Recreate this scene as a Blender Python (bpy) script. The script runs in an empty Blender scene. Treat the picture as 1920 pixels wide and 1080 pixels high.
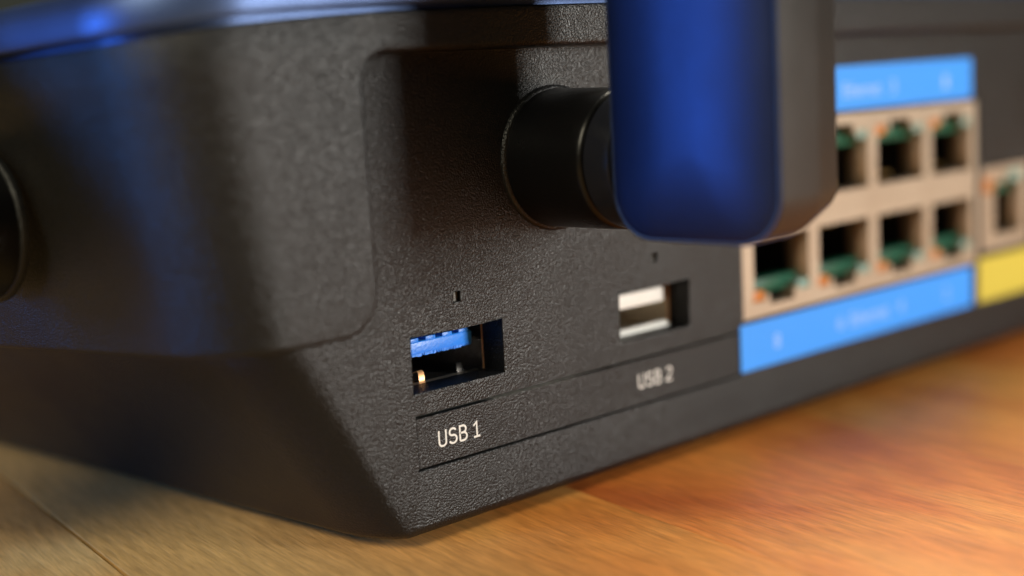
import bpy, bmesh, math, random
from mathutils import Vector, Matrix
random.seed(4)
S = 0.001                                   # everything below is written in millimetres
scene = bpy.context.scene
C = scene.collection

# ------------------------------------------------------------------ camera
yaw, pitch, roll = -0.7184, -0.1578, -0.0576
cp, sp, cy_, sy_ = math.cos(pitch), math.sin(pitch), math.cos(yaw), math.sin(yaw)
fwd = Vector((-sy_ * cp, cy_ * cp, sp))
rt = Vector((cy_, sy_, 0))
up = rt.cross(fwd)
r2 = math.cos(roll) * rt + math.sin(roll) * up
u2 = -math.sin(roll) * rt + math.cos(roll) * up
cam = bpy.data.cameras.new('camera')
cam.sensor_width = 36
cam.lens = 36 * 2500 / 1920
cam.clip_start = 0.005
cam.clip_end = 20
cam.dof.use_dof = True
cam.dof.focus_distance = 0.139
cam.dof.aperture_fstop = 8.6
co = bpy.data.objects.new('camera', cam)
C.objects.link(co)
co.matrix_world = Matrix(((r2.x, u2.x, -fwd.x, -0.1308995), (r2.y, u2.y, -fwd.y, -0.105427), (r2.z, u2.z, -fwd.z, 0.03235), (0, 0, 0, 1)))
scene.camera = co

# ------------------------------------------------------------------ world and lamps
w = bpy.data.worlds.new('World')
scene.world = w
w.use_nodes = True
bg = w.node_tree.nodes['Background']
bg.inputs[0].default_value = (0.5, 0.52, 0.40, 1)
bg.inputs[1].default_value = 0.07
scene.view_settings.view_transform = 'Standard'
scene.view_settings.look = 'None'
scene.view_settings.gamma = 1
scene.view_settings.exposure = 0

def area(name, loc, target, sx, sz, power, col):
    l = bpy.data.lights.new(name, 'AREA')
    l.shape = 'RECTANGLE'
    l.size = sx
    l.size_y = sz
    l.energy = power
    l.color = col
    o = bpy.data.objects.new(name, l)
    C.objects.link(o)
    o.location = loc
    o.rotation_euler = (Vector(target) - Vector(loc)).to_track_quat('-Z', 'Y').to_euler()
    return o

area('window_light', (0.215, -0.54, 0.085), (-0.04, 0, 0.01), 0.11, 0.24, 4.7, (1.0, 0.97, 0.90))
area('top_light', (0.32, 0.15, 0.48), (0.02, -0.03, 0), 0.26, 0.22, 3.8, (1.0, 0.92, 0.74))
area('fill_light', (-0.42, -0.10, 0.30), (-0.08, 0.03, -0.015), 0.20, 0.18, 1.75, (1.0, 0.90, 0.66))  # fill added to brighten the table left of the router
area('blue_light', (-0.43, 0.145, 0.055), (-0.06, 0.0, 0.03), 0.045, 0.11, 1.15, (0.08, 0.31, 1.0))

# ------------------------------------------------------------------ materials
def mat(name, col, rough=0.5, metal=0.0, spec=0.5, emis=None, trans=0.0):
    m = bpy.data.materials.new(name)
    m.use_nodes = True
    b = m.node_tree.nodes['Principled BSDF']
    b.inputs['Base Color'].default_value = (*col, 1)
    b.inputs['Roughness'].default_value = rough
    b.inputs['Metallic'].default_value = metal
    b.inputs['Specular IOR Level'].default_value = spec
    b.inputs['Transmission Weight'].default_value = trans
    return m

def nd(m, t, **k):
    n = m.node_tree.nodes.new(t)
    for a, v in k.items():
        if a in n.inputs:
            n.inputs[a].default_value = v
        else:
            setattr(n, a, v)
    return n

def lk(m, a, ao, b, bi):
    m.node_tree.links.new(a.outputs[ao], b.inputs[bi])

def grain(m, scale, dist, strength=1.0, rough_var=0.0, vor=True):
    """moulded leather-like grain: rounded pebbles of two sizes"""
    b = m.node_tree.nodes['Principled BSDF']
    tc = nd(m, 'ShaderNodeTexCoord')
    n0 = nd(m, 'ShaderNodeTexNoise', Scale=scale * 0.6, Detail=2.0)
    lk(m, tc, 'Object', n0, 'Vector')
    mx = nd(m, 'ShaderNodeMix', data_type='VECTOR')
    mx.inputs['Factor'].default_value = 0.35 / scale
    ad = nd(m, 'ShaderNodeVectorMath', operation='SCALE')
    ad.inputs['Scale'].default_value = 0.35 / scale
    lk(m, n0, 'Color', ad, 0)
    add = nd(m, 'ShaderNodeVectorMath', operation='ADD')
    lk(m, tc, 'Object', add, 0)
    lk(m, ad, 'Vector', add, 1)
    v = nd(m, 'ShaderNodeTexVoronoi', feature='SMOOTH_F1', Scale=scale)
    v.inputs['Smoothness'].default_value = 0.5
    lk(m, add, 'Vector', v, 'Vector')
    n1 = nd(m, 'ShaderNodeTexNoise', Scale=scale * 2.1, Detail=1.0)
    lk(m, tc, 'Object', n1, 'Vector')
    ma = nd(m, 'ShaderNodeMath', operation='MULTIPLY_ADD')
    ma.inputs[1].default_value = -0.9
    lk(m, v, 'Distance', ma, 0)
    hf = nd(m, 'ShaderNodeMath', operation='MULTIPLY')
    hf.inputs[1].default_value = 0.35
    lk(m, n1, 'Fac', hf, 0)
    lk(m, hf, 0, ma, 2)
    bp = nd(m, 'ShaderNodeBump')
    bp.inputs['Distance'].default_value = dist
    bp.inputs['Strength'].default_value = strength
    lk(m, ma, 0, bp, 'Height')
    lk(m, bp, 'Normal', b, 'Normal')
    # slight colour and gloss unevenness of handled plastic
    n2 = nd(m, 'ShaderNodeTexNoise', Scale=90.0, Detail=4.0)
    lk(m, tc, 'Object', n2, 'Vector')
    mr = nd(m, 'ShaderNodeMapRange')
    r = b.inputs['Roughness'].default_value
    mr.inputs['From Min'].default_value = 0.3
    mr.inputs['From Max'].default_value = 0.7
    mr.inputs['To Min'].default_value = r - 0.04
    mr.inputs['To Max'].default_value = r + 0.05
    lk(m, n2, 'Fac', mr, 'Value')
    lk(m, mr, 'Result', b, 'Roughness')
    return m

M = {}
M['plastic'] = grain(mat('grained_black_plastic', (0.0055, 0.0060, 0.0065), 0.32, spec=0.32), 5300, 0.00008)
M['lid'] = grain(mat('satin_lid_blue_light_tint', (0.050, 0.080, 0.17), 0.46, 0.8), 2600, 0.00001)  # black lid; the blue light's reflection is tinted into its base colour
M['smooth'] = grain(mat('smooth_black_plastic', (0.003, 0.003, 0.0035), 0.30, spec=0.25), 3500, 0.00001)
M['ring'] = mat('polished_black_ring', (0.010, 0.011, 0.016), 0.22)
M['hole'] = mat('dark_cavity', (0.003, 0.003, 0.003), 0.6)
M['ant_blue'] = grain(mat('dark_cover_blue_light_tint', (0.009, 0.021, 0.075), 0.40, 0.6), 5200, 0.00003)  # dark cover; blue base colour carries part of the blue light's sheen
M['ant_grey'] = grain(mat('grey_satin_cover', (0.011, 0.0115, 0.0115), 0.42), 4200, 0.00003)
M['nickel'] = grain(mat('port_shield_metal', (0.45, 0.375, 0.29), 0.42, 0.6), 500, 0.00002)
M['steel'] = mat('socket_shell_metal', (0.60, 0.54, 0.45), 0.3, 0.7)
M['darksteel'] = grain(mat('dark_socket_shell', (0.20, 0.19, 0.18), 0.22, 0.9), 800, 0.00003)
M['copper'] = mat('copper_contact', (0.90, 0.48, 0.22), 0.35, 0.5)
M['gold'] = mat('gold_pins', (0.75, 0.50, 0.20), 0.3, 0.9)
M['tongue_blue'] = grain(mat('blue_plastic', (0.02, 0.22, 0.85), 0.35), 3500, 0.00002)
M['tongue_white'] = mat('white_plastic', (0.78, 0.77, 0.73), 0.25)
M['label_blue'] = mat('blue_label', (0.025, 0.28, 0.90), 0.5)
M['label_yellow'] = mat('yellow_label', (0.54, 0.44, 0.05), 0.5)
M['print'] = mat('white_print', (0.62, 0.61, 0.58), 0.6)
M['print_pale'] = mat('pale_print', (0.32, 0.50, 0.95), 0.6)
M['green'] = mat('green_port_insert', (0.004, 0.075, 0.040), 0.4)
M['amber'] = mat('amber_light_window', (0.48, 0.17, 0.04), 0.3)
M['clear'] = mat('pale_light_window', (0.22, 0.36, 0.32), 0.25)
M['lens'] = mat('smoked_lens', (0.09, 0.085, 0.07), 0.45)
M['rubber'] = mat('rubber_foot', (0.01, 0.01, 0.01), 0.8)

def wood(name, base, dark, light, seed, edge_col=None):
    m = bpy.data.materials.new(name)
    m.use_nodes = True
    b = m.node_tree.nodes['Principled BSDF']
    tc = nd(m, 'ShaderNodeTexCoord')
    mp = nd(m, 'ShaderNodeMapping')
    mp.inputs['Location'].default_value = (seed * 1.37, seed * 0.71, seed)
    mp.inputs['Scale'].default_value = (1, 0.09, 1)
    lk(m, tc, 'Object', mp, 'Vector')
    mb = nd(m, 'ShaderNodeMapping')
    mb.inputs['Location'].default_value = (seed * 0.37, seed * 1.71, seed)
    mb.inputs['Scale'].default_value = (1, 0.5, 1)
    lk(m, tc, 'Object', mb, 'Vector')
    big = nd(m, 'ShaderNodeTexNoise', Scale=38.0, Detail=3.0, Distortion=1.2)
    lk(m, mb, 'Vector', big, 'Vector')
    grn = nd(m, 'ShaderNodeTexNoise', Scale=900.0, Detail=6.0, Roughness=0.65, Distortion=0.6)
    lk(m, mp, 'Vector', grn, 'Vector')
    fine = nd(m, 'ShaderNodeTexNoise', Scale=3000.0, Detail=3.0)
    lk(m, mp, 'Vector', fine, 'Vector')
    cr = nd(m, 'ShaderNodeValToRGB')
    cr.color_ramp.elements[0].position = 0.30
    cr.color_ramp.elements[0].color = (*dark, 1)
    cr.color_ramp.elements[1].position = 0.68
    cr.color_ramp.elements[1].color = (*light, 1)
    e = cr.color_ramp.elements.new(0.48)
    e.color = (*base, 1)
    lk(m, big, 'Fac', cr, 'Fac')
    mr = nd(m, 'ShaderNodeMapRange')
    mr.inputs['From Min'].default_value = 0.32
    mr.inputs['From Max'].default_value = 0.66
    mr.inputs['To Min'].default_value = 0.78
    mr.inputs['To Max'].default_value = 1.16
    lk(m, grn, 'Fac', mr, 'Value')
    mu = nd(m, 'ShaderNodeVectorMath', operation='SCALE')
    lk(m, cr, 'Color', mu, 0)
    lk(m, mr, 'Result', mu, 'Scale')
    if edge_col:
        # paler, yellower towards one edge of the board
        sx = nd(m, 'ShaderNodeSeparateXYZ')
        lk(m, tc, 'Object', sx, 'Vector')
        jit = nd(m, 'ShaderNodeMath', operation='MULTIPLY_ADD')
        jit.inputs[1].default_value = 0.020
        lk(m, big, 'Fac', jit, 0)
        lk(m, sx, 'X', jit, 2)
        sr = nd(m, 'ShaderNodeMapRange', interpolation_type='SMOOTHSTEP')
        sr.inputs['From Min'].default_value = -0.062
        sr.inputs['From Max'].default_value = -0.026
        lk(m, jit, 0, sr, 'Value')
        mixc = nd(m, 'ShaderNodeMix', data_type='RGBA')
        mixc.inputs[6].default_value = (*edge_col, 1)
        lk(m, sr, 'Result', mixc, 0)
        lk(m, cr, 'Color', mixc, 7)
        lk(m, mixc, 2, mu, 0)
    # small dark knots and pores
    kn = nd(m, 'ShaderNodeTexVoronoi', Scale=34.0)
    kn.inputs['Randomness'].default_value = 1.0
    lk(m, mb, 'Vector', kn, 'Vector')
    kr = nd(m, 'ShaderNodeMapRange')
    kr.inputs['From Min'].default_value = 0.03
    kr.inputs['From Max'].default_value = 0.22
    kr.inputs['To Min'].default_value = 0.55
    kr.inputs['To Max'].default_value = 1.0
    lk(m, kn, 'Distance', kr, 'Value')
    mu2 = nd(m, 'ShaderNodeVectorMath', operation='SCALE')
    lk(m, mu, 'Vector', mu2, 0)
    fr = nd(m, 'ShaderNodeMapRange')
    fr.inputs['From Min'].default_value = 0.35
    fr.inputs['From Max'].default_value = 0.60
    fr.inputs['To Min'].default_value = 0.86
    fr.inputs['To Max'].default_value = 1.08
    lk(m, fine, 'Fac', fr, 'Value')
    fm = nd(m, 'ShaderNodeMath', operation='MULTIPLY')
    lk(m, kr, 'Result', fm, 0)
    lk(m, fr, 'Result', fm, 1)
    lk(m, fm, 0, mu2, 'Scale')
    lk(m, mu2, 'Vector', b, 'Base Color')
    b.inputs['Roughness'].default_value = 0.42
    b.inputs['Specular IOR Level'].default_value = 0.35
    bp = nd(m, 'ShaderNodeBump')
    bp.inputs['Distance'].default_value = 0.00012
    bp.inputs['Strength'].default_value = 0.7
    sm = nd(m, 'ShaderNodeMath', operation='ADD')
    lk(m, grn, 'Fac', sm, 0)
    lk(m, fine, 'Fac', sm, 1)
    lk(m, sm, 0, bp, 'Height')
    lk(m, bp, 'Normal', b, 'Normal')
    return m

M['wood_red'] = wood('red_brown_wood', (0.60, 0.18, 0.036), (0.42, 0.10, 0.022), (0.70, 0.28, 0.065), 1.0)
M['wood_tan'] = wood('orange_tan_wood', (0.64, 0.235, 0.048), (0.50, 0.150, 0.028), (0.70, 0.32, 0.085), 2.3, (0.56, 0.35, 0.13))
M['wood_pale'] = wood('pale_tan_wood', (0.54, 0.32, 0.115), (0.46, 0.24, 0.075), (0.62, 0.42, 0.18), 3.9)

# ------------------------------------------------------------------ helpers
def link(name, me, parent=None, m=None, smooth=False):
    o = bpy.data.objects.new(name, me)
    C.objects.link(o)
    if m is not None:
        me.materials.append(m)
    if smooth:
        for p in me.polygons:
            p.use_smooth = True
    if parent is not None:
        o.parent = parent
    return o

def from_bm(name, bm, parent, m, smooth=False, sharp=None):
    bmesh.ops.recalc_face_normals(bm, faces=bm.faces)
    bmesh.ops.scale(bm, vec=(S, S, S), verts=bm.verts)
    me = bpy.data.meshes.new(name)
    bm.to_mesh(me)
    bm.free()
    o = link(name, me, parent, m, smooth)
    if sharp is not None:
        me.set_sharp_from_angle(angle=math.radians(sharp))
    return o

def box(bm, x0, x1, y0, y1, z0, z1, bev=0.0, seg=2):
    b = bmesh.new()
    bmesh.ops.create_cube(b, size=1)
    for v in b.verts:
        v.co = Vector(((x0 + x1) / 2 + v.co.x * (x1 - x0), (y0 + y1) / 2 + v.co.y * (y1 - y0), (z0 + z1) / 2 + v.co.z * (z1 - z0)))
    if bev > 0:
        bmesh.ops.bevel(b, geom=b.edges[:], offset=bev, segments=seg, affect='EDGES', profile=0.5)
    t = bpy.data.meshes.new('t')
    b.to_mesh(t)
    b.free()
    bm.from_mesh(t)
    bpy.data.meshes.remove(t)

def boxo(name, parent, m, *a, **k):
    bm = bmesh.new()
    box(bm, *a, **k)
    return from_bm(name, bm, parent, m, smooth=k.get('bev', 0) > 0, sharp=40)

def holes_sheet(x0, x1, z0, z1, holes, y, depth, chamfer=0.0):
    """front sheet at y (facing -y) with rectangular openings, each with walls going back by its own depth"""
    bm = bmesh.new()
    xs = sorted({x0, x1} | {h[0] for h in holes} | {h[1] for h in holes})
    zs = sorted({z0, z1} | {h[2] for h in holes} | {h[3] for h in holes})
    xs = [x for x in xs if x0 <= x <= x1]
    zs = [z for z in zs if z0 <= z <= z1]
    V = {}
    def vt(x, yy, z):
        k = (round(x, 4), round(yy, 4), round(z, 4))
        if k not in V:
            V[k] = bm.verts.new((x, yy, z))
        return V[k]
    inside = lambda x, z: any(h[0] < x < h[1] and h[2] < z < h[3] for h in holes)
    n, m_ = len(xs) - 1, len(zs) - 1
    solid = [[not inside((xs[i] + xs[i + 1]) / 2, (zs[j] + zs[j + 1]) / 2) for j in range(m_)] for i in range(n)]
    for i in range(n):
        for j in range(m_):
            if solid[i][j]:
                bm.faces.new((vt(xs[i], y, zs[j]), vt(xs[i + 1], y, zs[j]), vt(xs[i + 1], y, zs[j + 1]), vt(xs[i], y, zs[j + 1])))
                for a, b, ok in (((i, j), (i, j + 1), i > 0 and not solid[i - 1][j]), ((i + 1, j), (i + 1, j + 1), i < n - 1 and not solid[i + 1][j]),
                                 ((i, j), (i + 1, j), j > 0 and not solid[i][j - 1]), ((i, j + 1), (i + 1, j + 1), j < m_ - 1 and not solid[i][j + 1])):
                    if ok:
                        p, q = (xs[a[0]], zs[a[1]]), (xs[b[0]], zs[b[1]])
                        bm.faces.new((vt(p[0], y, p[1]), vt(q[0], y, q[1]), vt(q[0], y + depth, q[1]), vt(p[0], y + depth, p[1])))
    return bm

def revolve(bm, prof, n=64, axis='y', centre=(0, 0, 0)):
    """prof: (along, radius) pairs"""
    rings = []
    for a, r in prof:
        ring = []
        for i in range(n):
            t = 2 * math.pi * i / n
            c, s = math.cos(t) * r, math.sin(t) * r
            if axis == 'y':
                p = (centre[0] + c, centre[1] + a, centre[2] + s)
            else:
                p = (centre[0] + a, centre[1] + c, centre[2] + s)
            ring.append(bm.verts.new(p))
        rings.append(ring)
    for k in range(len(rings) - 1):
        for i in range(n):
            j = (i + 1) % n
            bm.faces.new((rings[k][i], rings[k][j], rings[k + 1][j], rings[k + 1][i]))
    if prof[0][1] > 1e-3:
        bm.faces.new(rings[0])
    if prof[-1][1] > 1e-3:
        bm.faces.new(rings[-1])

def lettering(name, text, x0, x1, z0, h, parent, m, y=-0.02, bold=0.0):
    cu = bpy.data.curves.new(name, 'FONT')
    cu.body = text
    cu.size = 1
    cu.offset = bold
    t = bpy.data.objects.new('t', cu)
    C.objects.link(t)
    bpy.context.view_layer.update()
    me = bpy.data.meshes.new_from_object(t.evaluated_get(bpy.context.evaluated_depsgraph_get()))
    C.objects.unlink(t)
    bpy.data.objects.remove(t)
    xs = [v.co.x for v in me.vertices]
    ys = [v.co.y for v in me.vertices]
    a, b, c, d = min(xs), max(xs), min(ys), max(ys)
    for v in me.vertices:
        v.co = Vector(((x0 + (v.co.x - a) / (b - a) * (x1 - x0)) * S, y * S, (z0 + (v.co.y - c) / (d - c) * h) * S))
    me.name = name
    return link(name, me, parent, m)

# ------------------------------------------------------------------ things
TZ = -14.9
router = bpy.data.objects.new('router', None)
router.empty_display_size = 0.02
C.objects.link(router)
router['label'] = 'black grained plastic router with blue-lit antenna, USB sockets and ethernet ports'
router['category'] = 'router'

FL = 0.134
def bez(A, K, B, n):
    k = .56
    c1 = (A[0] + (K[0] - A[0]) * k, A[1] + (K[1] - A[1]) * k)
    c2 = (B[0] + (K[0] - B[0]) * k, B[1] + (K[1] - B[1]) * k)
    P = []
    for i in range(n + 1):
        t = i / n
        u = 1 - t
        P.append(tuple(u ** 3 * A[j] + 3 * u * u * t * c1[j] + 3 * u * t * t * c2[j] + t ** 3 * B[j] for j in (0, 1)))
    return P

def corner(xa, y0, xk, yb, n=24):
    return bez((xa, y0), (xk, y0), (xk - FL * (yb - y0), yb), n)

BACK = 190.0
MIRX = 50.0
SIDE = [5, 10, 15, 20, 25, 30, 40, 50, 60, 80, 100, 130]
def tail(P):
    """carry an outline on along the side and round the far end to the centre line"""
    x, y = P[-1]
    out = [(x - FL * d, y + d) for d in SIDE]
    x2, y2 = out[-1]
    out += bez((x2, y2), (x2 - FL * 30, y2 + 55), (MIRX - 60, BACK + 20), 12)[1:]
    out += [(MIRX, BACK + 22)]
    return out

def loft(levels, close_top=True, close_bottom=True):
    """levels: list of lists of (x, y, z) of equal length, the first points on the rear side; mirrored about x = MIRX"""
    bm = bmesh.new()
    R = [[bm.verts.new(p) for p in L] for L in levels]
    for a, b in zip(R, R[1:]):
        for i in range(len(a) - 1):
            bm.faces.new((a[i], a[i + 1], b[i + 1], b[i]))
    return bm, R

def mirror(bm):
    g = bmesh.ops.duplicate(bm, geom=bm.verts[:] + bm.edges[:] + bm.faces[:])
    for e in g['geom']:
        if isinstance(e, bmesh.types.BMVert):
            e.co.x = 2 * MIRX - e.co.x
    bmesh.ops.remove_doubles(bm, verts=[v for v in bm.verts if abs(v.co.x - MIRX) < 1e-3], dist=1e-3)

# ---- lower body: corner, sides and underside (the flat rear panel starts at x = -53.5)
def low_outline(z, inset=0.0):
    t = (min(z, 9.0) + 12.8) / 21.3
    xa = -54.3 - 10.0 * t
    xk = -57.3 - 13.2 * t
    P = corner(xa + inset, inset, xk + inset, 7.5, 16)
    pts = [(-53.5, inset), (-53.9 + 0.0 * t, inset)] + P + tail(P)
    return [(x, y, z) for x, y in pts]
lv = [low_outline(z) for z in (36.5, 20.0, 12.0, 9.0, 5.0, 0.0, -6.0, -10.0, -12.6)]
for z, ins in ((-13.1, 0.15), (-13.5, 0.5), (-13.8, 1.1), (-13.9, 1.9)):
    L = low_outline(-12.8, ins)
    lv.append([(x, y, z) for x, y, _ in L])
bm, R = loft(lv)
# panel bottom edge, same fillet, straight run from x = -53.5 to the centre
prev = None
for L in lv[8:]:
    a, b = bm.verts.new((-53.5, L[0][1], L[0][2])), bm.verts.new((MIRX, L[0][1], L[0][2]))
    if prev:
        bm.faces.new((prev[0], prev[1], b, a))
    prev = (a, b)
last = R[-1]
bm.faces.new([prev[1]] + [prev[0]] + last[1:])
mirror(bm)
bmesh.ops.remove_doubles(bm, verts=bm.verts, dist=1e-4)
from_bm('lower_body', bm, router, M['plastic'], True, 50)

# ---- rear panel with its openings
XU, WU, XU2, ZU0, ZU1 = -52.66, 12.29, -22.65, 1.22, 7.03
holes = []
for x in (XU, XU2):
    holes.append((x, x + WU, ZU0, ZU1))
    holes.append((x + 5.85, x + 6.85, 9.75, 10.85))
XB1 = 57.2
holes.append((-0.35, XB1, -0.15, 24.75))
holes.append((57.7, 73.6, 0.8, 14.4))
bm = holes_sheet(-53.5, 153.5, -1.02, 37.0, holes, 0.0, 3.4)
bm2 = holes_sheet(-53.5, 153.5, -12.6, -1.02, [(-52.6, -1.03, -6.76, -1.02)], 0.0, 0.9)
# bevelled lower ledge of the name strip: catches the light along the groove
for e in (bm2,):
    t = bpy.data.meshes.new('t')
    e.to_mesh(t)
    e.free()
    bm.from_mesh(t)
    bpy.data.meshes.remove(t)
bmesh.ops.remove_doubles(bm, verts=bm.verts, dist=1e-4)
# round the rims of every opening a little
rim = []
for ed in bm.edges:
    if len(ed.link_faces) == 2:
        n1, n2 = ed.link_faces[0].normal, ed.link_faces[1].normal
        ed.link_faces[0].normal_update(); ed.link_faces[1].normal_update()
        if abs(ed.link_faces[0].normal.dot(ed.link_faces[1].normal)) < 0.3 and all(abs(v.co.y) < 1e-4 for v in ed.verts):
            rim.append(ed)
ledge = [e for e in rim if all(abs(v.co.z + 6.76) < 1e-3 for v in e.verts)]
rim = [e for e in rim if e not in ledge]
r_ = bmesh.ops.bevel(bm, geom=ledge, offset=0.22, segments=3, affect='EDGES', profile=0.5)
rim = [e for e in rim if e.is_valid]
bmesh.ops.bevel(bm, geom=rim, offset=0.13, segments=2, affect='EDGES', profile=0.5)
from_bm('rear_panel', bm, router, M['plastic'], True, 35)

strip = bmesh.new()
box(strip, -52.50, -1.0, 0.10, 0.95, -6.62, -1.40, bev=0.05)
st = from_bm('name_strip', strip, router, M['plastic'])

def arc(cx, cy, rx, ry, a0, a1, n=10):
    return [(cx + rx * math.cos(math.radians(a0 + (a1 - a0) * i / n)), cy + ry * math.sin(math.radians(a0 + (a1 - a0) * i / n))) for i in range(n + 1)]
# condensed technical capitals, one unit high, drawn as strokes
GL = {
    'U': ([[(0.07, 1.0), (0.07, 0.26)] + arc(0.30, 0.26, 0.23, 0.21, 180, 360) + [(0.53, 1.0)]], 0.60),
    'S': ([arc(0.29, 0.745, 0.215, 0.20, 20, 180, 10) + arc(0.29, 0.70, 0.215, 0.17, 180, 255, 5) + arc(0.30, 0.31, 0.225, 0.23, 80, 0, 6) + arc(0.29, 0.265, 0.235, 0.21, 0, -165, 10)], 0.59),
    'B': ([[(0.07, 0.05), (0.07, 0.95), (0.28, 0.95)] + arc(0.28, 0.74, 0.20, 0.21, 90, -90) + [(0.07, 0.53)],
           [(0.28, 0.53)] + arc(0.30, 0.29, 0.225, 0.24, 90, -90) + [(0.07, 0.05)]], 0.59),
    '1': ([[(0.05, 0.74), (0.27, 0.94), (0.27, 0.05)], [(0.04, 0.055), (0.48, 0.055)]], 0.52),
    '2': ([arc(0.28, 0.72, 0.22, 0.225, 165, 0, 10) + arc(0.30, 0.72, 0.20, 0.26, 0, -40, 4) + [(0.07, 0.14), (0.07, 0.06), (0.52, 0.06)]], 0.57),
}
def stroke_text(name, text, x0, x1, z0, h, parent, m, y, sw=0.125):
    bm = bmesh.new()
    pen, runs = 0.0, []
    for ch in text:
        if ch == ' ':
            pen += 0.26
            continue
        st_, wd = GL[ch]
        for r in st_:
            runs.append([(pen + a, b) for a, b in r])
        pen += wd + 0.10
    pen -= 0.10
    kx = (x1 - x0) / pen
    kz = h
    lay = 0
    for r in runs:
        P = [Vector((a * kx, b * kz)) for a, b in r]
        P = [p for i, p in enumerate(P) if i == 0 or (p - P[i - 1]).length > 1e-4]
        L, Rr = [], []
        hw = sw * h / 2
        for i, p in enumerate(P):
            d0 = (p - P[i - 1]).normalized() if i else (P[1] - p).normalized()
            d1 = (P[i + 1] - p).normalized() if i < len(P) - 1 else d0
            t = (d0 + d1).normalized()
            n = Vector((-t.y, t.x)) * hw / max(t.dot(d1), 0.5)
            e = Vector((0, 0))
            L.append(bm.verts.new((x0 + p.x + n.x, y - lay, z0 + p.y + n.y)))
            Rr.append(bm.verts.new((x0 + p.x - n.x, y - lay, z0 + p.y - n.y)))
        for i in range(len(P) - 1):
            bm.faces.new((L[i], L[i + 1], Rr[i + 1], Rr[i]))
        lay += 0.004
    return from_bm(name, bm, parent, m)
stroke_text('lettering', 'USB 1', -49.9, -44.2, -4.95, 1.75, st, M['print'], 0.085)
stroke_text('lettering', 'USB 2', -19.9, -13.9, -4.80, 1.75, st, M['print'], 0.085)

# ---- indicator lights in their square holes
for x in (XU, XU2):
    boxo('indicator_lens', router, M['lens'], x + 5.8, x + 6.9, 0.55, 1.4, 9.7, 10.9)

# ---- USB sockets
def usb(x, kind):
    """metal-shelled socket standing 3.4 mm behind the opening"""
    dark = kind == 'blue'
    shell_m = M['darksteel'] if dark else M['steel']
    cx = x + WU / 2
    a, b, z0, z1 = cx - 6.15, cx + 6.15, 1.0, 6.9
    y0, y1 = 3.45, 15.0
    bm = bmesh.new()
    t = 0.3
    box(bm, a - t, a, y0, y1, z0 - t, z1 + t)
    box(bm, b, b + t, y0, y1, z0 - t, z1 + t)
    box(bm, a - 0.001, b + 0.001, y0 + 0.002, y1, z0 - t, z0)
    box(bm, a - 0.001, b + 0.001, y0 + 0.002, y1, z1, z1 + t)
    box(bm, a, b, y1 - t, y1 + 0.01, z0, z1)
    port = from_bm('usb_port', bm, router, shell_m)
    port['label'] = 'USB socket with blue tongue' if dark else 'USB socket with white tongue'
    # flared bottom lip
    bm = bmesh.new()
    prof = [(y0 - 0.45, z0 - 0.42), (y0 - 0.45, z0 + 0.06), (y0 - 0.38, z0 + 0.14), (y0 + 0.3, z0 + 0.10), (y0 + 1.4, z0 + 0.06)] if dark else \
           [(y0 - 0.9, z0 - 0.5), (y0 - 0.8, z0 + 0.25), (y0 - 0.5, z0 + 0.75), (y0 - 0.1, z0 + 0.9), (y0 + 0.6, z0 + 0.6), (y0 + 1.2, z0 + 0.1)]
    for xa, xb in ((a + 0.15, cx - 1.9), (cx - 1.86, b - 0.3)) if dark else ((a + 0.15, b - 0.8),):
        pv = None
        for (yy, zz) in prof:
            cur = (bm.verts.new((xa, yy, zz)), bm.verts.new((xb, yy, zz)))
            if pv:
                bm.faces.new((pv[0], pv[1], cur[1], cur[0]))
            pv = cur
    from_bm('shell_lip', bm, port, M['steel'] if dark else M['tongue_white'], True)  # white plastic colours in the bright reflection on the second socket's metal lip
    # bent edge of the shell at the right, copper-coloured
    boxo('shell_edge', port, M['copper'], b - 0.02, b + 0.28, y0 - 0.06, y0 + 0.2, z0, z1)
    bm = bmesh.new()
    ty = y0 + 0.55
    if dark:
        box(bm, a + 0.1, b - 1.0, ty, y1 - 1, 4.05, 5.55, bev=0.16, seg=3)
        for k in range(5):
            xx = a + 0.55 + k * 2.25
            box(bm, xx, xx + 1.35, ty + 0.05, ty + 5.5, 5.4, 5.92, bev=0.08)
        # rough moulding flash along the lower front edge
        rnd = random.Random(7)
        for k in range(46):
            xx = a + 0.3 + k * 0.232
            box(bm, xx, xx + 0.12 + rnd.random() * 0.22, ty - 0.03 - rnd.random() * 0.05, ty + 0.3, 4.05 - rnd.random() * 0.14, 4.3, bev=0.03, seg=1)
        tg = from_bm('tongue', bm, port, M['tongue_blue'], True, 40)
    else:
        box(bm, a + 0.1, b - 1.1, y0 - 0.3, y1 - 1, 4.2, 6.0, bev=0.25, seg=3)
        tg = from_bm('tongue', bm, port, M['tongue_white'], True, 40)
    # spring contacts in the floor of the socket
    for k in range(2 if dark else 1):
        bm = bmesh.new()
        xx = a + 4.45 + k * 5.2
        pv = None
        for yy, zz in ((y0 + 1.4, z0 + 0.05), (y0 + 1.5, z0 + 0.95), (y0 + 1.8, z0 + 1.15), (y0 + 3, z0 + 0.7), (y0 + 5, z0 + 0.05)):
            cur = (bm.verts.new((xx, yy, zz)), bm.verts.new((xx + 0.75, yy, zz)))
            if pv:
                bm.faces.new((pv[0], pv[1], cur[1], cur[0]))
            pv = cur
        from_bm('contact', bm, port, M['copper'] if (dark and k == 0) else M['darksteel'], True)
    return port
usb(XU, 'blue')
usb(XU2, 'white')

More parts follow.
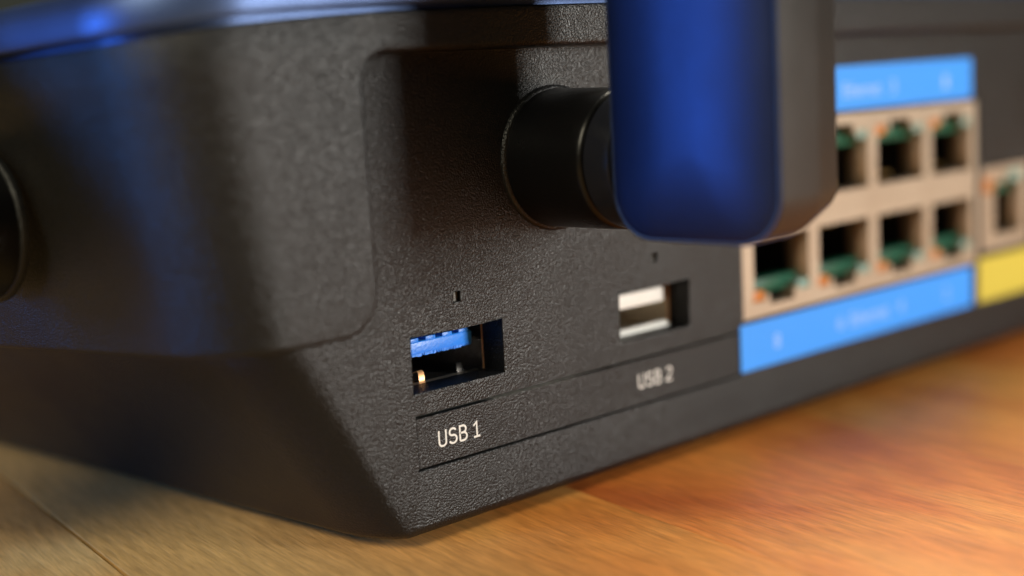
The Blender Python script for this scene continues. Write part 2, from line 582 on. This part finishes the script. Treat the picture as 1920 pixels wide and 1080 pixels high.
# ---- ethernet ports, two rows of four, and the single port beside them
def eth(cx0, cx1, z0, z1, o0, o1, flip, amber=True):
    """one shielded socket; flip puts the latch notch and the light windows on top"""
    zc = lambda z: (z0 + (z1 - z)) if flip else z
    def rect(xa, xb, za, zb):
        if flip:
            za, zb = zc(zb), zc(za)
        return (xa, xb, za, zb)
    h_main = rect(o0, o1, z0 + 2.7, z1 - 2.1)
    h_not = rect(o0 + 3.2, min(o0 + 8.4, o1 - 2.0), z0 + 1.35, z0 + 2.7)
    h_l = rect(o0 - 0.3, o0 + 2.3, z0 + 1.9, z0 + 3.4)
    h_r = rect(o1 - 2.2, o1 + 0.1, z0 + 2.3, z0 + 3.6)
    if not amber:                          # the lone port: windows outside the opening's upper corners
        h_l = rect(59.2, 62.0, z0 + 1.6, z0 + 4.0)
        h_r = rect(67.2, 71.2, z0 + 0.9, z0 + 2.6)
    bm = holes_sheet(cx0, cx1, z0, z1, [h_main, h_not, h_l, h_r], 0.35, 2.6)
    p = from_bm('ethernet_port', bm, router, M['nickel'])
    # cavity
    bm = bmesh.new()
    xa, xb = cx0 + 0.25, cx1 - 0.25
    ya, yb = 2.95, 16
    f = lambda *q: bm.faces.new([bm.verts.new(v) for v in q])
    za, zb = z0 + 0.3, z1 - 0.3
    f((xa, ya, za), (xa, yb, za), (xa, yb, zb), (xa, ya, zb))
    f((xb, ya, za), (xb, yb, za), (xb, yb, zb), (xb, ya, zb))
    f((xa, ya, za), (xb, ya, za), (xb, yb, za), (xa, yb, za))
    f((xa, ya, zb), (xb, ya, zb), (xb, yb, zb), (xa, yb, zb))
    f((xa, yb, za), (xb, yb, za), (xb, yb, zb), (xa, yb, zb))
    from_bm('cavity', bm, p, M['hole'])
    # sprung side wall that bulges into the opening
    bm = bmesh.new()
    zm0, zm1 = h_main[2], h_main[3]
    pv = None
    for k in range(9):
        t = k / 8
        row = []
        for zt in range(9):
            q = zt / 8
            bulge = 0.75 * math.sin(math.pi * t) * math.sin(math.pi * q) ** 0.7
            row.append(bm.verts.new((o1 - 0.03 - bulge, 0.4 + 3.6 * t, zm0 + (zm1 - zm0) * q)))
        if pv:
            for i in range(8):
                bm.faces.new((pv[i], pv[i + 1], row[i + 1], row[i]))
        pv = row
    from_bm('spring_wall', bm, p, M['nickel'], True)
    g = rect(o0 + 0.8, o1 - 0.4, z0 + 2.5, z0 + 4.4)
    boxo('green_insert', p, M['green'], g[0], g[1], 2.2, 5.0, g[2], g[3], bev=0.2)
    boxo('light_window', p, M['amber'], h_l[0] + 0.05, h_l[1] - 0.05, 0.5, 3.0, h_l[2] + 0.05, h_l[3] - 0.05, bev=0.15)['label'] = 'amber light window'
    boxo('light_window', p, M['clear'], h_r[0] + 0.05, h_r[1] - 0.05, 0.5, 3.0, h_r[2] + 0.05, h_r[3] - 0.05, bev=0.15)['label'] = 'pale green light window'
    bm = bmesh.new()
    for q in range(8):
        xx = o0 + 1.6 + q * 1.06
        r_ = rect(xx, xx + 0.45, z1 - 5.0, z1 - 2.6)
        box(bm, r_[0], r_[1], 4.5, 9.5, r_[2] + (1.9 if not flip else 0), r_[3] - (1.9 if flip else 0))
    from_bm('contact_pins', bm, p, M['gold'])
    return p
for k in range(4):
    c0 = 0.0 if k == 0 else 1.25 + 14 * k
    c1 = 15.25 + 14 * k if k < 3 else 57.0
    o0 = 2.47 + 14 * k
    eth(c0, c1 - 0.02, 0.0, 12.25, o0, o0 + 11.7 - (0.9 if k == 3 else 0), False)
    eth(c0, c1 - 0.02, 12.27, 24.6, o0, o0 + 11.7 - (0.9 if k == 3 else 0), True)
wan = eth(57.9, 73.4, 1.2, 14.1, 62.3, 70.6, True, False)
wan['label'] = 'single port beyond the block, over the yellow label'

# ---- printed labels
lb = boxo('blue_label', router, M['label_blue'], -1.03, 54.9, -0.06, 0.02, -6.5, -0.44)
lettering('lettering', '8', 5.8, 7.0, -4.5, 1.9, lb, M['print_pale'], -0.075)
lettering('lettering', '6', 19.8, 21.0, -4.5, 1.9, lb, M['print_pale'], -0.075)
lettering('lettering', 'Ethernet', 22.8, 32.0, -4.5, 1.9, lb, M['print_pale'], -0.075)
lettering('lettering', '4', 34.6, 35.9, -4.5, 1.9, lb, M['print_pale'], -0.075)
lettering('lettering', '2', 47.0, 48.2, -4.5, 1.9, lb, M['print_pale'], -0.075)
lt = boxo('blue_label', router, M['label_blue'], -1.03, 54.9, -0.06, 0.02, 25.2, 31.05)
lettering('lettering', 'Ethernet', 22.0, 30.9, 26.9, 1.9, lt, M['print_pale'], -0.075)
lettering('lettering', '3', 33.4, 34.6, 26.9, 1.9, lt, M['print_pale'], -0.075)
lettering('lettering', '1', 47.2, 48.2, 26.9, 1.9, lt, M['print_pale'], -0.075)
boxo('yellow_label', router, M['label_yellow'], 56.8, 74.5, -0.06, 0.02, -6.5, 0.3)

# ---- upper shell: frames the recessed panel and wraps round the corner
ZB, XE, RO, RI = 9.4, -58.6, 3.6, 3.4
def wing(z):
    t = (z - 10) / 28
    return corner(-67.5 - 2 * t, -3, -74.8 - 4.2 * t, 7)
NC = 25
LIP = [(50, 39.93), (0, 39.85), (-20, 39.66), (-40, 39.38), (-55, 39.03), (-60, 38.82), (-65, 38.57), (-69.5, 38.29)]
LIPC = [38.29, 38.24, 38.2, 38.16, 38.11, 38.07, 38.0, 37.92, 37.84, 37.76, 37.68, 37.61, 37.54, 37.46, 37.39, 37.32, 37.25, 37.19, 37.13, 37.07, 37.03, 36.99, 36.95, 36.92, 36.89]
# columns: ('x', x) on the flat rear, ('c', i) round the corner, ('t', i) along the side
def col_pt(c, z):
    if c[0] == 'x':
        return (c[1], -3.0)
    W = wing(z)
    if c[0] == 'c':
        return W[c[1]]
    return tail(W)[c[1]]
def lip_z(c):
    if c[0] == 'x':
        x = c[1]
        for (x0, z0), (x1, z1) in zip(LIP, LIP[1:]):
            if x1 <= x <= x0:
                return z1 + (z0 - z1) * (x - x1) / (x0 - x1)
        return 38.4
    if c[0] == 'c':
        return LIPC[c[1]]
    y = col_pt(c, 38)[1]
    return 36.89 - 0.034 * (min(y, 60) - 7)
def normal(c):
    if c[0] == 'x':
        return Vector((0, -1, 0))
    P = [(-69, -3)] + wing(25) + tail(wing(25))
    k = (c[1] if c[0] == 'c' else NC + c[1]) + 1
    a, b = P[k - 1], P[min(k + 1, len(P) - 1)]
    d = Vector((b[0] - a[0], b[1] - a[1], 0))
    if d.length < 1e-6:
        return Vector((0, 1, 0))
    d.normalize()
    return Vector((d.y, -d.x, 0)) * (1 if (d.y * -1) < 2 else 1) * -1 if False else Vector((-d.y, d.x, 0))
flat = [50, 20, 0, -20, -40, -50, XE + RI]
flat += [XE + RI - RI * math.sin(a) for a in [math.pi / 2 * i / 10 for i in range(1, 11)]]
cols_r = [('x', x) for x in flat]                              # right of the recess's left edge
cols_l = [('x', XE - RO * (1 - math.cos(math.pi / 2 * i / 10))) for i in range(0, 11)] + [('x', -65.0)]
cols_l += [('c', i) for i in range(NC)] + [('t', i) for i in range(len(tail(wing(20))))]
def zlow(c, right):
    if c[0] == 'x' and right:
        x = c[1]
        d = (XE + RI) - x
        top = 35.75
        return top if d <= 0 else top - RI + math.sqrt(max(RI * RI - d * d, 0))
    if c[0] == 'x':
        d = c[1] - (XE - RO)
        return ZB if d <= 0 else ZB + RO - math.sqrt(max(RO * RO - d * d, 0))
    if c[0] == 'c':
        return ZB - 0.06 * max(0, col_pt(c, 10)[1])
    return ZB - 0.06 * min(col_pt(c, 10)[1], 70)
bm = bmesh.new()
NR = 8
def column(c, right):
    z0, z1 = zlow(c, right), lip_z(c) - 0.25
    out = []
    for k in range(NR + 1):
        z = z0 + (z1 - z0) * k / NR
        x, y = col_pt(c, z)
        out.append(bm.verts.new((x, y, z)))
    return out
CR = [column(c, True) for c in cols_r]
CL = [column(c, False) for c in cols_l]
for A in (CR, CL):
    for a, b in zip(A, A[1:]):
        for k in range(NR):
            bm.faces.new((a[k], b[k], b[k + 1], a[k + 1]))
# between the last right column (from z=32.35 up) and the first left column (from z=13 up): extend the left column's face
a, b = CR[-1], CL[0]
bm.faces.new([b[0]] + [b[k] for k in range(1, NR + 1)] + [a[k] for k in range(NR, -1, -1)])
# boundary loop: bottom of right columns, then bottom of left columns
loop = [(v[0], c) for v, c in zip(CR, cols_r)] + [(v[0], c) for v, c in zip(CL, cols_l)]
sz = [Vector((0.0, 0.0))]
pts = [v.co.copy() for v, c in loop]
arc = []
acc = 0
for i, p in enumerate(pts):
    if i:
        d = p - pts[i - 1]
        acc += math.copysign(math.hypot(d.x, d.y), 1) if (i >= len(CR) or True) else 0
    arc.append((acc if False else acc, p.z))
prev = [v for v, c in loop]
def edge_dir(i):
    """direction out of the material in the surface at boundary point i"""
    c = loop[i][1]
    n = normal(c)
    a, b = pts[max(i - 1, 0)], pts[min(i + 1, len(pts) - 1)]
    d = (b - a).normalized()
    o = d.cross(n)
    o.normalize()
    if c[0] != 'x' and o.z > 0:
        o = -o
    return o, n
dirs = []
for i in range(len(pts)):
    o, n = edge_dir(i)
    c = loop[i][1]
    if c[0] == 'x':
        # outward in the rear face means down (over the recess) or right (at the wing's edge)
        ref = Vector((1, 0, -1)) if (c[1] <= XE + RI + 0.01) else Vector((0, 0, -1))
        if o.dot(ref) < 0:
            o = -o
    dirs.append((o, n))
for off, dp in ((0.22, 0.03), (0.42, 0.14), (0.56, 0.34), (0.62, 0.6), (0.64, 1.6), (0.66, 3.3)):
    cur = []
    for i in range(len(pts)):
        o, n = dirs[i]
        # deeper wall along the side and the wing's underside
        dd = dp if dp < 3 else (3.3 if pts[i].x > -66 else 8.0)
        cur.append(bm.verts.new(pts[i] + o * off - n * dd))
    for i in range(len(pts) - 1):
        bm.faces.new((prev[i], prev[i + 1], cur[i + 1], cur[i]))
    prev = cur
# top edge rolls in to the dark seam below the lid
topl = [(v[NR], c) for v, c in zip(CR, cols_r)] + [(v[NR], c) for v, c in zip(CL, cols_l)]
prev = [v for v, c in topl]
tp = [v.co.copy() for v, c in topl]
for dz, dp in ((0.12, 0.06), (0.2, 0.2), (0.22, 0.9)):
    cur = [bm.verts.new(tp[i] + Vector((0, 0, dz)) - normal(topl[i][1]) * dp) for i in range(len(tp))]
    for i in range(len(tp) - 1):
        bm.faces.new((prev[i], prev[i + 1], cur[i + 1], cur[i]))
    prev = cur
mirror(bm)
bmesh.ops.remove_doubles(bm, verts=bm.verts, dist=1e-4)
from_bm('upper_shell', bm, router, M['plastic'], True, 60)

# ---- lid: thick rounded plate over the shell, following the same outline
bm = bmesh.new()
allc = cols_r + cols_l[1:]
prof = [(-1.0, -2.0), (-1.0, 0.62), (0.55, 0.50), (0.70, 0.62), (0.78, 0.85), (0.80, 1.8), (0.70, 2.8), (0.40, 3.9), (-0.1, 4.4), (-0.9, 4.8), (-3.0, 5.1), (-14.0, 5.6)]
rows = []
for off, dz in prof:
    row = []
    for c in allc:
        x, y = col_pt(c, 38)
        n = normal(c)
        row.append(bm.verts.new((x + n.x * off, y + n.y * off, lip_z(c) + dz)))
    rows.append(row)
for a, b in zip(rows, rows[1:]):
    for i in range(len(a) - 1):
        bm.faces.new((a[i], a[i + 1], b[i + 1], b[i]))
mirror(bm)
bmesh.ops.remove_doubles(bm, verts=bm.verts, dist=1e-4)
bnd = [e for e in bm.edges if e.is_boundary and all(v.co.z > 40.5 for v in e.verts)]
bmesh.ops.holes_fill(bm, edges=bnd, sides=0)
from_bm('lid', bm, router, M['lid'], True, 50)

# ---- hinged antennas: moulded boss, threaded joint with two rings, flat blade
def antenna(loc, rotz):
    e = bpy.data.objects.new('antenna', None)
    e.empty_display_size = 0.01
    C.objects.link(e)
    e.parent = router
    e.location = Vector(loc) * S
    e.rotation_euler = (0, 0, rotz)
    # joint axis runs along local -y from the panel
    bm = bmesh.new()
    revolve(bm, [(0.3, 7.85), (-0.2, 7.85), (-0.42, 7.72), (-0.5, 7.5)], 72)
    from_bm('joint_collar', bm, e, M['plastic'], True, 50)
    bm = bmesh.new()
    revolve(bm, [(0.2, 7.45), (-9.0, 7.30), (-10.6, 7.25), (-11.0, 7.15), (-11.15, 6.95), (-11.2, 6.75), (-12.0, 6.7)], 72)
    from_bm('joint', bm, e, M['smooth'], True, 40)
    bm = bmesh.new()
    revolve(bm, [(-11.35, 6.6), (-11.4, 6.95), (-11.55, 7.08), (-14.3, 7.0), (-14.65, 6.95), (-14.8, 6.75), (-14.85, 6.2), (-17.0, 6.1), (-19.5, 6.1)], 72)
    from_bm('joint_ring', bm, e, M['ring'], True, 40)
    # blade: blue-tinted cover on the -x side, grey body behind it
    def blade(x0, x1, y0, y1, z0, z1, rc, bev, inset=0.0, seg=14, chamfer=None):
        """slab with rounded lower corners in the y-z plane, long edges eased by bev on the x0 side"""
        b = bmesh.new()
        prof = []
        if chamfer:
            xs = chamfer
        else:
            xs = [(x0 + bev * (1 - math.cos(t)), bev * (1 - math.sin(t))) for t in [math.pi / 2 * i / 6 for i in range(7)]]
            xs.append((x1, 0.0))
        rings = []
        for xx, ins in xs:
            ya, yb, za = y0 + ins, y1 - ins, z0 + ins
            r = max(rc - ins, 0.3)
            ring = [(xx, yb, z1)]
            for i in range(seg + 1):
                t = math.pi / 2 * i / seg
                ring.append((xx, yb - r + r * math.cos(t), za + r - r * math.sin(t)))
            for i in range(seg + 1):
                t = math.pi / 2 * i / seg
                ring.append((xx, ya + r - r * math.sin(t), za + r - r * math.cos(t)))
            ring.append((xx, ya, z1))
            rings.append([b.verts.new(p) for p in ring])
        for a, c in zip(rings, rings[1:]):
            n = len(a)
            for i in range(n):
                j = (i + 1) % n
                b.faces.new((a[i], a[j], c[j], c[i]))
        # slightly crowned face
        b.faces.new(rings[0])
        b.faces.new(rings[-1])
        return b
    ZT = 150.0
    # blue-tinted cover: crowned face made of strips
    b = bmesh.new()
    YA, YB, Z0, RC = -34.7, -15.5, -7.1, 4.6       # local z, 0 = joint axis
    prof = []
    NP = 20
    for k in range(NP + 1):
        q = -1 + 2 * k / NP
        prof.append(q)
    ringsets = []
    lev = [(0.0, 0.0), (0.10, 0.35), (0.35, 0.9), (0.8, 1.7), (1.3, 2.9), (1.6, 4.5), (1.75, 6.5)]
    levels = []
    for drop, ins in reversed(lev):
        pass
    rings = []
    # x = front - crown height as a function of inset from the outline
    for ins, h in ((0.0, 2.9), (0.02, 2.35), (0.20, 1.95), (0.6, 1.62), (1.4, 1.25), (2.4, 0.90), (3.6, 0.58), (5.0, 0.31), (6.5, 0.12), (8.0, 0.01)):
        ya, yb, za = YA + ins, YB - ins, Z0 + ins
        r = max(RC - ins * 0.5, 0.4)
        ring = [( -8.5 + h, yb, ZT)]
        for i in range(13):
            t = math.pi / 2 * i / 12
            ring.append((-8.5 + h, yb - r + r * math.cos(t), za + r - r * math.sin(t)))
        for i in range(13):
            t = math.pi / 2 * i / 12
            ring.append((-8.5 + h, ya + r - r * math.sin(t), za + r - r * math.cos(t)))
        ring.append((-8.5 + h, ya, ZT))
        rings.append([b.verts.new(p) for p in ring])
    for a, c in zip(rings, rings[1:]):
        n = len(a)
        for i in range(n):
            j = (i + 1) % n
            b.faces.new((a[i], a[j], c[j], c[i]))
    b.faces.new(rings[-1])
    turn = Matrix.Translation((-6, -26, 0)) @ Matrix.Rotation(math.radians(3), 4, 'Z') @ Matrix.Translation((6, 26, 0))
    b.transform(turn)
    from_bm('antenna_cover', b, e, M['ant_blue'], True, 60)
    b = blade(-6.6, 1.6, YA - 0.05, YB + 0.05, Z0 - 0.05, ZT, RC, 0.5,
              chamfer=[(-6.6, 0.12), (-6.5, 0.0), (-0.7, 0.0), (-0.2, 0.10), (5.0, 1.7), (5.6, 2.6)])
    b.transform(turn)
    from_bm('antenna_body', b, e, M['ant_grey'], True, 35)
    return e
antenna((-31.5, 0, 23.3), 0)
a2 = antenna((-82.6, 29.2, 20.6), -math.pi / 2 + FL)
a2.rotation_euler[1] = math.radians(-38)          # leans towards the far side

# ---- rubber feet that carry it
for x, y in ((-40, 18), (140, 18), (-52, 150), (152, 150)):
    bm = bmesh.new()
    bmesh.ops.create_cone(bm, cap_ends=True, segments=32, radius1=5.0, radius2=5.4, depth=1.05)
    bmesh.ops.translate(bm, vec=(x, y, TZ + 0.53), verts=bm.verts)
    from_bm('rubber_foot', bm, router, M['rubber'], True, 40)

# ------------------------------------------------------------------ table
table = bpy.data.objects.new('wooden_table', None)
C.objects.link(table)
table['label'] = 'glossy orange-brown plank table top of mixed red and tan boards under the router'
table['category'] = 'table'
ANG = math.radians(-6.5)
ca, sa = math.cos(ANG), math.sin(ANG)
edges = [-430, -385, -338, -296, -250, -208, -166, -121, -78.5, -29.5, 12, 56, 103, 147, 190, 236, 280, 325, 371, 415]
kinds = ['wood_pale', 'wood_tan', 'wood_red']
table.location = (0, 0, TZ * S)
for k, (xa, xb) in enumerate(zip(edges, edges[1:])):
    ga = 0.26 if abs(xa + 78.5) < 1 else 0.02
    gb = 0.22 if abs(xb + 78.5) < 1 else 0.02
    bm = bmesh.new()
    box(bm, xa + ga, xb - gb, -520, 620, -22, -random.random() * 0.01, bev=0.05, seg=2)
    km = 'wood_pale' if xa < -80 and k % 3 else {-78.5: 'wood_tan', -29.5: 'wood_red', 12: 'wood_tan'}.get(xa, kinds[k % 3])
    p = from_bm('plank', bm, table, M[km], False)
    p.rotation_euler = (0, 0, ANG)
